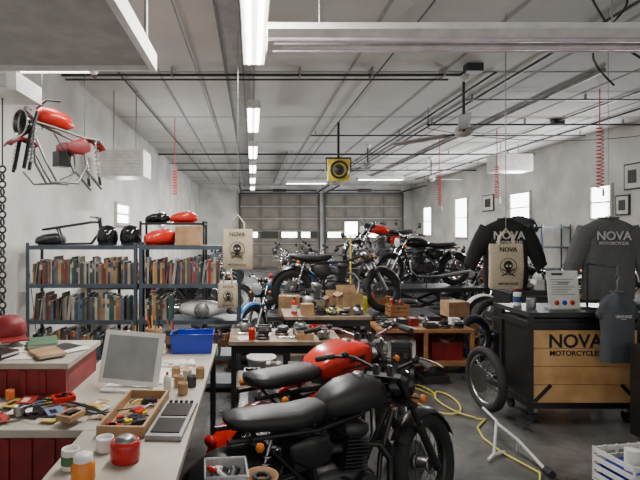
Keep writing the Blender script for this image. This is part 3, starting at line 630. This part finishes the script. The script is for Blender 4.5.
g=G(); g.lathe((0,0,0),(0,0,1),[(.05,0),(.055,.01),(.055,.06),(.05,.075),(.04,.075),(.04,.02),(0,.02)],redlens,20); g.lathe((0,0,.02),(0,0,1),[(.038,0),(.038,.06),(.02,.07),(0,.07)],alu,16); g.out('red_plastic_cup',(-.47,1.78,.802))
g=G(); g.lathe((0,0,0),(0,0,1),[(.036,0),(.04,.01),(.04,.06),(.03,.075)],amber,18); g.lathe((0,0,.075),(0,0,1),[(.032,0),(.032,.018),(0,.02)],white,18); g.out('glass_jar',(-.57,1.62,.802))
can('tin_can',-.65,1.72,.802,.032,.07,paper,green); can('coffee_mug',-.57,1.86,.802,.035,.05,white)
for i,(x,y) in enumerate(((-.36,2.5),(-.4,2.62),(-.33,2.62),(-.37,2.74),(-.3,2.78),(-.44,2.78))): can('small_jar',x,y,.802,.026,.06,[card,card,dst,cream][i%4],None)
bottle('glue_bottle',-.45,2.55,.802,.02,.1,paper,red)
def papers(x,y,z,rz,cols,n=4,w=.21,h=.297,name='paper_sheets',sp=.1):
    g=G()
    for i in range(n):
        g.T=TM(R.uniform(-sp,sp),R.uniform(-sp,sp)*.7,.0012*i+.001,0,0,R.uniform(-.8,.8)); m=cols[i%len(cols)]
        g.bb(-w/2,w/2,-h/2,h/2,0,.001,m)
        if m is paper:
            for j in range(6): g.bb(-w*.38,w*.35-.02*(j%3),h*.35-j*h*.1,h*.36-j*h*.1,.001,.0012,grey)
        else: g.bb(-w*.3,w*.1,-h*.3,h*.2,.001,.0013,paper if i%2 else blk)
    g.T=Matrix(); g.out(name,(x,y,z),rz)
ochre=mat('ochre_print',(.6,.38,.05),.7); bprint=mat('blue_print',(.1,.16,.3),.7); rprint=mat('red_print',(.45,.04,.03),.7)
papers(-.6,2.85,.801,0,[paper],5); papers(-.72,3.15,.801,0,[paper,card,blk],5,.12,.17)
papers(-1.1,2.27,.801,.3,[ochre,blk,bprint,rprint,card,paper,dred],18,.075,.11,'photo_cards',.17)
papers(-1.45,2.26,.801,.3,[paper,ochre,rprint,card,blk],18,.08,.11,'photo_cards',.16)
papers(-.82,2.24,.801,.3,[paper,card,ochre,blk,rprint],14,.07,.1,'photo_cards',.1)
papers(-.4,3.0,.801,.2,[paper,card],4,.12,.16,'paper_sheets',.05)
papers(-1.35,2.7,.981,0,[paper,paper,card,paper],8); papers(-1.75,2.68,.981,.3,[paper],5); papers(-1.08,2.72,.981,.1,[paper,blk,paper],5,.15,.2,sp=.05)
def booklet(x,y,z,w,d,h,m,rz):
    g=G(); g.bb(-w/2,w/2,-d/2,d/2,0,.003,m); g.bb(-w/2+.003,w/2-.003,-d/2+.003,d/2-.003,.003,h-.003,paper); g.bb(-w/2,w/2,-d/2,d/2,h-.003,h,m); g.bb(-w/2-.002,-w/2+.002,-d/2,d/2,0,h,m); g.out('notebook',(x,y,z),rz)
booklet(-1.22,2.8,.992,.16,.22,.02,mat('gr2',(.06,.14,.07),.6),.4); booklet(-1.5,2.82,.992,.2,.15,.03,blk,.1); booklet(-1.75,2.55,.99,.16,.2,.02,mat('bk',(.1,.1,.12),.5),-.3); booklet(-1.1,2.58,.99,.14,.2,.015,card,.7); booklet(-1.35,2.56,.992,.12,.17,.02,blk,1.2)
g=G(); g.tube([(.3*math.sin(t*.31)+.02*t,.1*math.cos(t*.53)-.002*t,.006) for t in range(22)],.004,blk,6); g.out('power_cable',(-1.05,2.25,.822))
for i,(x,y) in enumerate(((-1.3,2.2),(-1.05,2.16),(-.92,2.34),(-1.2,2.38),(-.8,2.12),(-1.5,2.15),(-1.4,2.37))):
    (lambda: can('small_jar',x,y,.822,.022,.04,[redlens,alu,dst,orange][i%4],None) if i%2 else tray(x,y,.824,.1,.08,.025,.3*i,[dst,card,red][i%3],6,'parts_tray'))()
g=G(); g.lathe((0,0,0),(0,0,1),[(.09,0),(.1,.02),(.095,.08),(.06,.12),(0,.13)],dred,20); g.prism([(.05,.004),(.19,.0),(.19,.008),(.05,.014)],-.07,.07,dred); g.out('baseball_cap',(-1.45,2.86,.992+.03),-.9)
# stool with clear box
g=G(); g.lathe((0,0,.70),(0,0,1),[(.15,0),(.155,.01),(.155,.03),(0,.03)],wood,24)
for i in range(4):
    a=pi/4+i*pi/2; g.tube([(.1*math.cos(a),.1*math.sin(a),.7),(.16*math.cos(a),.16*math.sin(a),0)],.013,dst,8)
g.torus((0,0,.25),(0,0,1),.14,.008,dst,24,6); g.out('shop_stool',(-.05,1.66,0))
bin_(-.09,1.66,.732,.13,.12,.1,clear,.1,'clear_parts_box',10)
g=G(); g.lathe((0,0,0),(0,0,1),[(.03,0),(.06,.02),(.068,.05),(.064,.05),(.05,.02),(0,.01)],wood,20); g.torus((0,0,.04),(0,0,1),.03,.01,rub,16,6); g.out('wooden_bowl',(.035,1.72,.732),sc=.9)
# ------------------------------------------------------------ tables + clutter
def table(name,x0,x1,y0,y1,z,m,leg=blk,shelf=None):
    g=G(); g.bb(x0,x1,y0,y1,z-.035,z,m)
    for x in(x0+.02,x1-.06):
        for y in(y0+.02,y1-.06): g.bb(x,x+.045,y,y+.045,0,z-.036,leg)
    g.bb(x0+.04,x1-.04,y0+.025,y0+.045,z-.11,z-.036,leg); g.bb(x0+.04,x1-.04,y1-.045,y1-.025,z-.11,z-.036,leg)
    if shelf: g.bb(x0+.03,x1-.03,y0+.03,y1-.03,shelf-.02,shelf,m)
    g.out(name,bevel=.003)
def floor_engine(x,y,z=0,m=alu,rz=0,sc=1):
    g=G(); g.T=TM(0,0,-.19); engine(g,m); g.T=Matrix(); g.bb(-.22,.22,-.15,.15,0,.04,wood); g.out('motorcycle_engine',(x,y,z),rz,sc)
def jerry(x,y,z,m,rz=0,sc=1):
    g=G(); g.loft([(-.12,.15,.05,.1),(-.11,.15,.075,.14),(.11,.15,.075,.14),(.12,.15,.05,.1)],m,6,20); g.tube([(-.06,0,.28),(-.05,0,.34),(.05,0,.34),(.06,0,.28)],.012,m,6); g.cyl((.09,0,.28),(.12,0,.33),.02,blk); g.out('fuel_can',(x,y,z),rz,sc)
def tires(x,y,n):
    g=G()
    for i in range(n): g.torus((R.uniform(-.02,.02),R.uniform(-.02,.02),.06+i*.11),(0,0,1),.24,.06,rub,28,10,.95)
    g.out('tire_stack',(x,y,0))
def bucket(x,y,z,m,rz=0):
    g=G(); g.lathe((0,0,0),(0,0,1),[(.12,0),(.15,.3),(.158,.3),(.158,.32),(.145,.32),(.115,.01),(0,.01)],m,22); g.tube([(.155*math.cos(a*pi/8),-.02,.3-.14*math.sin(a*pi/8)) for a in range(9)],.004,alu,5); g.out('bucket',(x,y,z),rz)
def part(x,y,z,pool):
    k=R.choice(pool)
    if k=='a': bottle('oil_bottle',x,y,z,.033,R.uniform(.13,.2),R.choice([dst,blue,white,blk,red,blk,card]),R.choice([blk,red,white]))
    elif k=='b': can('spray_can',x,y,z,.03,R.uniform(.13,.18),R.choice([alu,dst,blk,alu,red]),R.choice([paper,yel,dst]))
    elif k=='c': papers(x,y,z,R.random(),[paper,card],3,.12,.15,sp=.01)
    elif k=='d': tray(x,y,z,.15,.12,.05,R.random()*.3,R.choice([card,red,dst,card,blk]),8,'parts_tray')
    elif k=='e':
        g=G(); g.loft([(-.07,.04,.03,.02),(-.05,.05,.05,.045),(.04,.05,.055,.05),(.07,.05,.03,.03)],alu,4,12); g.cyl((0,0,.06),(0,0,.13),.03,dst); g.cyl((.05,0,.05),(.11,0,.06),.022,alu); g.bb(-.05,.05,-.03,.03,0,.03,dst); g.out('carburetor',(x,y,z),R.random()*6,.85)
    elif k=='f':
        g=G()
        for i in range(4): g.torus((R.uniform(-.02,.02),R.uniform(-.02,.02),.011+i*.02),(0,0,1),.055-.006*i,.01,R.choice([dst,rub,alu]),20,6)
        g.out('gear_stack',(x,y,z))
    elif k=='x': cbox(x,y,z,R.uniform(.1,.14),.11,R.uniform(.08,.14),R.uniform(-.2,.2),False,R.choice([card,dred,white,dst]))
    else:
        g=G(); g.tube([(-.07,0,.01),(-.05,0,.012),(.05,0,.012),(.07,0,.01)],[.012,.007,.007,.012],chr_,8); g.torus((.08,0,.01),(0,0,1),.014,.006,chr_,12,6); g.out('wrench',(x,y,z),R.uniform(-.3,.3))
def clutter(x0,x1,y0,y1,z,nx,ny,p=.9,pool='abcddeefffgxx'):
    for i in range(nx):
        for j in range(ny):
            if R.random()<p: part(x0+(i+.5)*(x1-x0)/nx,y0+(j+.5)*(y1-y0)/ny,z+.001,pool)
wtop=mat('worn_worktop',(.24,.18,.12),.6,var=.35,scale=5)
table('workbench',-.2,.78,4.12,4.68,.7,wtop,blk,.3)
clutter(-.15,.72,4.16,4.64,.7,5,3,1,'ccdddeeffg'); clutter(-.1,.7,4.2,4.6,.3,4,2,.95,'xxde')
can('red_cup',.0,4.14,.712,.03,.1,red)
g=G(); z=.52; x0,x1,y0,y1=1.45,2.55,5.5,6.0
g.bb(x0,x1,y0,y1,z-.04,z,wood); g.bb(x0,x1,y0,y1,.1,.14,wood)
for x in(x0,(x0+x1)/2-.02,x1-.04):
    for y in(y0,y1-.04): g.bb(x,x+.04,y,y+.04,0,z-.04,wood)
g.bb(x0+.04,x1-.04,y1-.02,y1-.005,.14,z-.04,dred)
g.out('wooden_workbench',bevel=.003)
clutter(1.5,2.5,5.53,5.95,.52,6,3); cbox(1.73,5.75,.141,.36,.3,.22,0,False,paper); cbox(2.28,5.75,.141,.36,.3,.2,0,False,dred)
def crate(x,y,z,w,d,h,rz,m=wood):
    g=G(); g.bb(-w/2,w/2,-d/2,d/2,0,.012,m)
    n=3
    for i in range(n):
        a=.015+i*(h-.01)/n; b=a+(h-.01)/n-.015
        g.bb(-w/2,w/2,-d/2,-d/2+.012,a,b,m); g.bb(-w/2,w/2,d/2-.012,d/2,a,b,m); g.bb(-w/2,-w/2+.012,-d/2+.012,d/2-.012,a,b,m); g.bb(w/2-.012,w/2,-d/2+.012,d/2-.012,a,b,m)
    for sx in(-1,1):
        for sy in(-1,1): g.bb(*sorted((sx*(w/2-.012),sx*(w/2-.04))),*sorted((sy*(d/2-.012),sy*(d/2-.03))),0,h,m)
    for i in range(6): g.cyl((R.uniform(-w/3,w/3),R.uniform(-d/3,d/3),.02),(R.uniform(-w/3,w/3),R.uniform(-d/3,d/3),h+.05),.018,R.choice([alu,dst,red,blk]),seg=10)
    g.out('wooden_crate',(x,y,z),rz)
table('workbench',.35,1.3,5.2,5.75,.72,wtop,blk,.3); clutter(.4,1.25,5.24,5.45,.72,6,1,1)
crate(.98,5.45,.301,.34,.3,.22,.05); cbox(1.14,5.59,.722,.24,.2,.2,.2); floor_engine(.72,5.6,.722,alu,.2,.62); crate(.5,5.45,.301,.26,.3,.22,0,card)
jerry(1.42,6.42,.522,lime,.2,.9); crate(1.95,6.45,.522,.26,.2,.15,.1); cbox(.5,6.42,.522,.28,.2,.26,-.1,False); cbox(1.12,6.42,.522,.22,.18,.24,.1)
vs=[];fs=[];N=12
g=G()
for i in range(N):
    for j in range(N):
        x,y=(i/(N-1)-.5)*.34,(j/(N-1)-.5)*.26; vs.append((x,y,.03+.07*math.exp(-(x*x+y*y)*40)+.018*math.sin(x*45)*math.cos(y*38)))
for i in range(N-1):
    for j in range(N-1): o=i*N+j; fs.append((o,o+N,o+N+1,o+1))
g.add(vs,fs,lime,True); g.add([(x,y,z-.006) for x,y,z in vs],[f[::-1] for f in fs],lime,True); place(g.mesh('rag'),'shop_rag',(.92,5.36,.735),.3,.6)
# floor clutter
tires(0,5.8,3); floor_engine(1.1,4.85,0,alu,.5); floor_engine(1.6,5.15,0,dst,1.2,.9); jerry(.78,4.95,0,red,.3); bucket(.1,5.1,0,white); crate(.47,4.95,0,.3,.26,.2,.1)
tray(1.98,5.28,0,.3,.22,.08,.1,dst,12,'parts_tray'); tray(2.75,5.2,0,.36,.26,.08,.2,dst,12,'parts_tray'); crate(1.38,4.5,0,.28,.2,.14,.3); tray(1.5,4.15,0,.3,.2,.05,-.2,dst,10,'parts_tray')
g=G(); wheel(g,(0,0,.31),.31,.05,chr_,24,True); wm=g.mesh('w'); place(wm,'spoked_wheel',(2.72,5.9,0),rot=(0,0,.5)); place(wm,'spoked_wheel',(3.6,7.25,0),rot=(0,0,.3))
crate(2.85,6.75,0,.5,.4,.4,.2); cbox(2.85,6.75,.46,.3,.25,.2,.1,False); bucket(2.75,6.3,0,blue); tires(2.95,7.5,4); floor_engine(2.35,7.95,0,alu,.3)
tires(-.6,7.0,3); crate(-.4,6.2,0,.4,.35,.3,.1); floor_engine(3.3,8.2,0,dst,.3); crate(2.2,8.6,0,.5,.4,.5,.2); jerry(2.65,8.3,0,red,.4)
g=G(); g.lathe((0,0,.55),(0,0,1),[(.17,0),(.18,.02),(.17,.05),(0,.055)],lea,24); g.cyl((0,0,.12),(0,0,.55),.022,chr_)
for i in range(5):
    a=i*2*pi/5; g.tube([(0,0,.14),(.22*math.cos(a),.22*math.sin(a),.08)],.014,blk,8); g.ell((.22*math.cos(a),.22*math.sin(a),.03),(.03,.015,.03),rub,10)
g.out('rolling_stool',(2.35,7.35,0))
crate(3.35,5.0,0,.45,.35,.3,.2); crate(3.35,5.0,.36,.3,.25,.2,-.1) if False else None
g=G(); g.tube([(0,0,.3),(0,0,1.55)],.015,yel,8)
for i in range(3):
    a=i*2*pi/3; g.tube([(0,0,.5),(.35*math.cos(a),.35*math.sin(a),.012)],.012,yel,6)
g.bb(-.13,.13,-.06,.06,1.55,1.85,blk); g.bb(-.12,.12,-.065,-.06,1.57,1.83,lamp_e); g.out('tripod_work_light',(1.95,9.5,0))
table('workbench',3.75,4.65,5.9,6.5,.85,wood,blk,.3); clutter(3.8,4.6,5.95,6.45,.85,6,3); crate(4.0,6.2,.301,.36,.36,.3,.05); cbox(4.4,6.2,.301,.33,.4,.4,.0,False,white)
table('workbench',6.2,7.1,8.6,9.6,.9,wood,blk,.3); clutter(6.3,7.0,8.7,9.5,.9,3,4)
chest(3.05,5.62,.6,.45,.95,dst,5); clutter(3.1,3.6,5.65,6.02,.95,4,2)
table('workbench',-2.3,-1.5,6.6,8.2,.95,wood,blk,.4); clutter(-2.25,-1.55,6.7,8.1,.95,3,6)
shelving(6.5,7.15,10.75,11.1,[.3,.8,1.3,1.75],1.8)
def frame(y,z,w,h):
    g=G(); g.bb(-.03,-.001,-w/2,w/2,-h/2,h/2,blk); g.bb(-.034,-.03,-w/2+.03,w/2-.03,-h/2+.03,h/2-.03,paper); g.bb(-.036,-.034,-w/4,w/4,-h/4,h/4,dst); g.out('framed_picture',(XR,y,z))
frame(9.05,2.68,.42,.5); frame(9.3,2.15,.35,.4); frame(14.6,2.5,.7,.5)
g=G()
for i in range(26):
    g.T=TM(0,0,-i*.055,0,0,(i%2)*pi/2); g.torus((0,0,0),(0,1,0),.024,.008,dst,12,6)
g.T=Matrix(); g.tube([(0,0,.02),(0,0,ZT-2.1)],.006,dst,5); g.out('hanging_chain',(-1.82,3.5,2.1))
# hanging stripped frame with tank, fork, springs, loose rear fender
g=G()
for s in(-1,1):
    y=s*.1
    g.tube([(.30,0,.3),(.1,y*.6,.26),(-.2,y,.2),(-.42,y,.2)],.014,alu,8); g.tube([(.3,0,.2),(.22,y,-.1),(.1,y,-.3),(-.15,y,-.3),(-.25,y,-.1),(-.22,y,.2)],.014,alu,8)
    g.tube([(.3,y*.9,.38),(.38,y*.9,.12),(.44,y*.9,-.2)],.02,blk,8); g.tube([(-.25,y,-.15),(-.45,y,-.34)],.016,alu,8); shock(g,(-.36,y,.2),(-.43,y,-.3)); shock(g,(.36,y*1.5,.2),(.42,y*1.5,-.22))
    g.tube([(.29,s*.05,.42),(.27,s*.2,.48),(.2,s*.33,.46)],.011,blk,6); g.tube([(.0,y*1.2,-.3),(.2,y*1.6,-.32),(.3,y*1.8,-.2)],.012,alu,6)
    g.loft([(-.02,.08,.01,.03,y),(-.08,.08,.02,.07,y*1.1),(-.2,.09,.02,.08,y*1.1),(-.3,.1,.01,.04,y)],dred,3,12)
g.tube([(-.42,-.1,.2),(-.47,0,.2),(-.42,.1,.2)],.013,alu,6)
g.loft([(.26,.36,.03,.04),(.23,.37,.08,.08),(.1,.36,.115,.1),(-.06,.34,.1,.08),(-.14,.32,.04,.03)],red,2.6,16)
g.lathe((.36,0,.26),(1,0,0),[(.03,-.06),(.1,-.02),(.14,.05),(.14,.07),(0,.08)],gloss,20); g.torus((.43,0,.26),(1,0,0),.135,.01,chr_,24,6)
fender(g,(-.36,0,.02),.22,.075,.7,2.7,red); fender(g,(.4,0,-.1),.22,.07,.6,2.4,dred)
g.box((-.02,0,-.05),(.14,.12,.16),blk); g.tube([(.1,.05,.2),(.0,.12,.0),(-.1,.1,-.2),(.05,.08,-.28)],.008,blk,5); g.tube([(.3,-.05,.3),(.2,-.14,.0),(.1,-.12,-.2)],.007,blk,5)
for x in(-.3,.2): g.tube([(x,0,.22),(x,0,(ZT-2.28)/.78)],.005,dst,4)
g.out('hanging_motorcycle_frame',(-1.58,3.95,2.28),-2.2,.78)
g=G()
for s in(-1,1):
    y=s*.08
    g.tube([(-.4,y,.2),(-.1,y,.25),(.2,y,.3),(.32,0,.3)],.014,blk,8); g.tube([(.32,0,.2),(.2,y,.02),(-.15,y,.016),(-.22,y,.22)],.014,blk,8); g.tube([(-.22,y,.1),(-.45,y,.05)],.014,blk,8)
    g.tube([(.3,s*.04,.32),(.3,s*.2,.36),(.22,s*.3,.36)],.01,blk,6)
g.cyl((.32,0,.16),(.3,0,.34),.025,blk); g.out('motorcycle_frame',(-1.85,5.04,1.503),.2,.8)
# ------------------------------------------------------------ world, lights, camera
w=bpy.data.worlds.new('world'); bpy.context.scene.world=w; w.use_nodes=True
w.node_tree.nodes['Background'].inputs[0].default_value=(1,.975,.94,1); w.node_tree.nodes['Background'].inputs[1].default_value=.9
for x,y,z,sx,sy,rx,e in((XR-.1,9.87,2.24,.5,.6,1,110),(XR-.1,12.9,2.3,.9,.7,1,160),(XR-.1,16.4,2.1,.9,1.2,1,130),(XL+.1,8.85,1.95,.8,.4,-1,30)):
    o=area('window_daylight',(x,y,z),sy,sx,e,(.97,.98,1)); o.rotation_euler=(0,rx*pi/2,0)
cam=bpy.data.cameras.new('camera'); co=bpy.data.objects.new('camera',cam); bpy.context.collection.objects.link(co)
co.location=(0,0,1.65); co.rotation_euler=(pi/2,0,0); cam.lens=27; cam.sensor_width=36; cam.shift_x=68/640; cam.shift_y=-9/640; cam.clip_start=.05
bpy.context.scene.camera=co
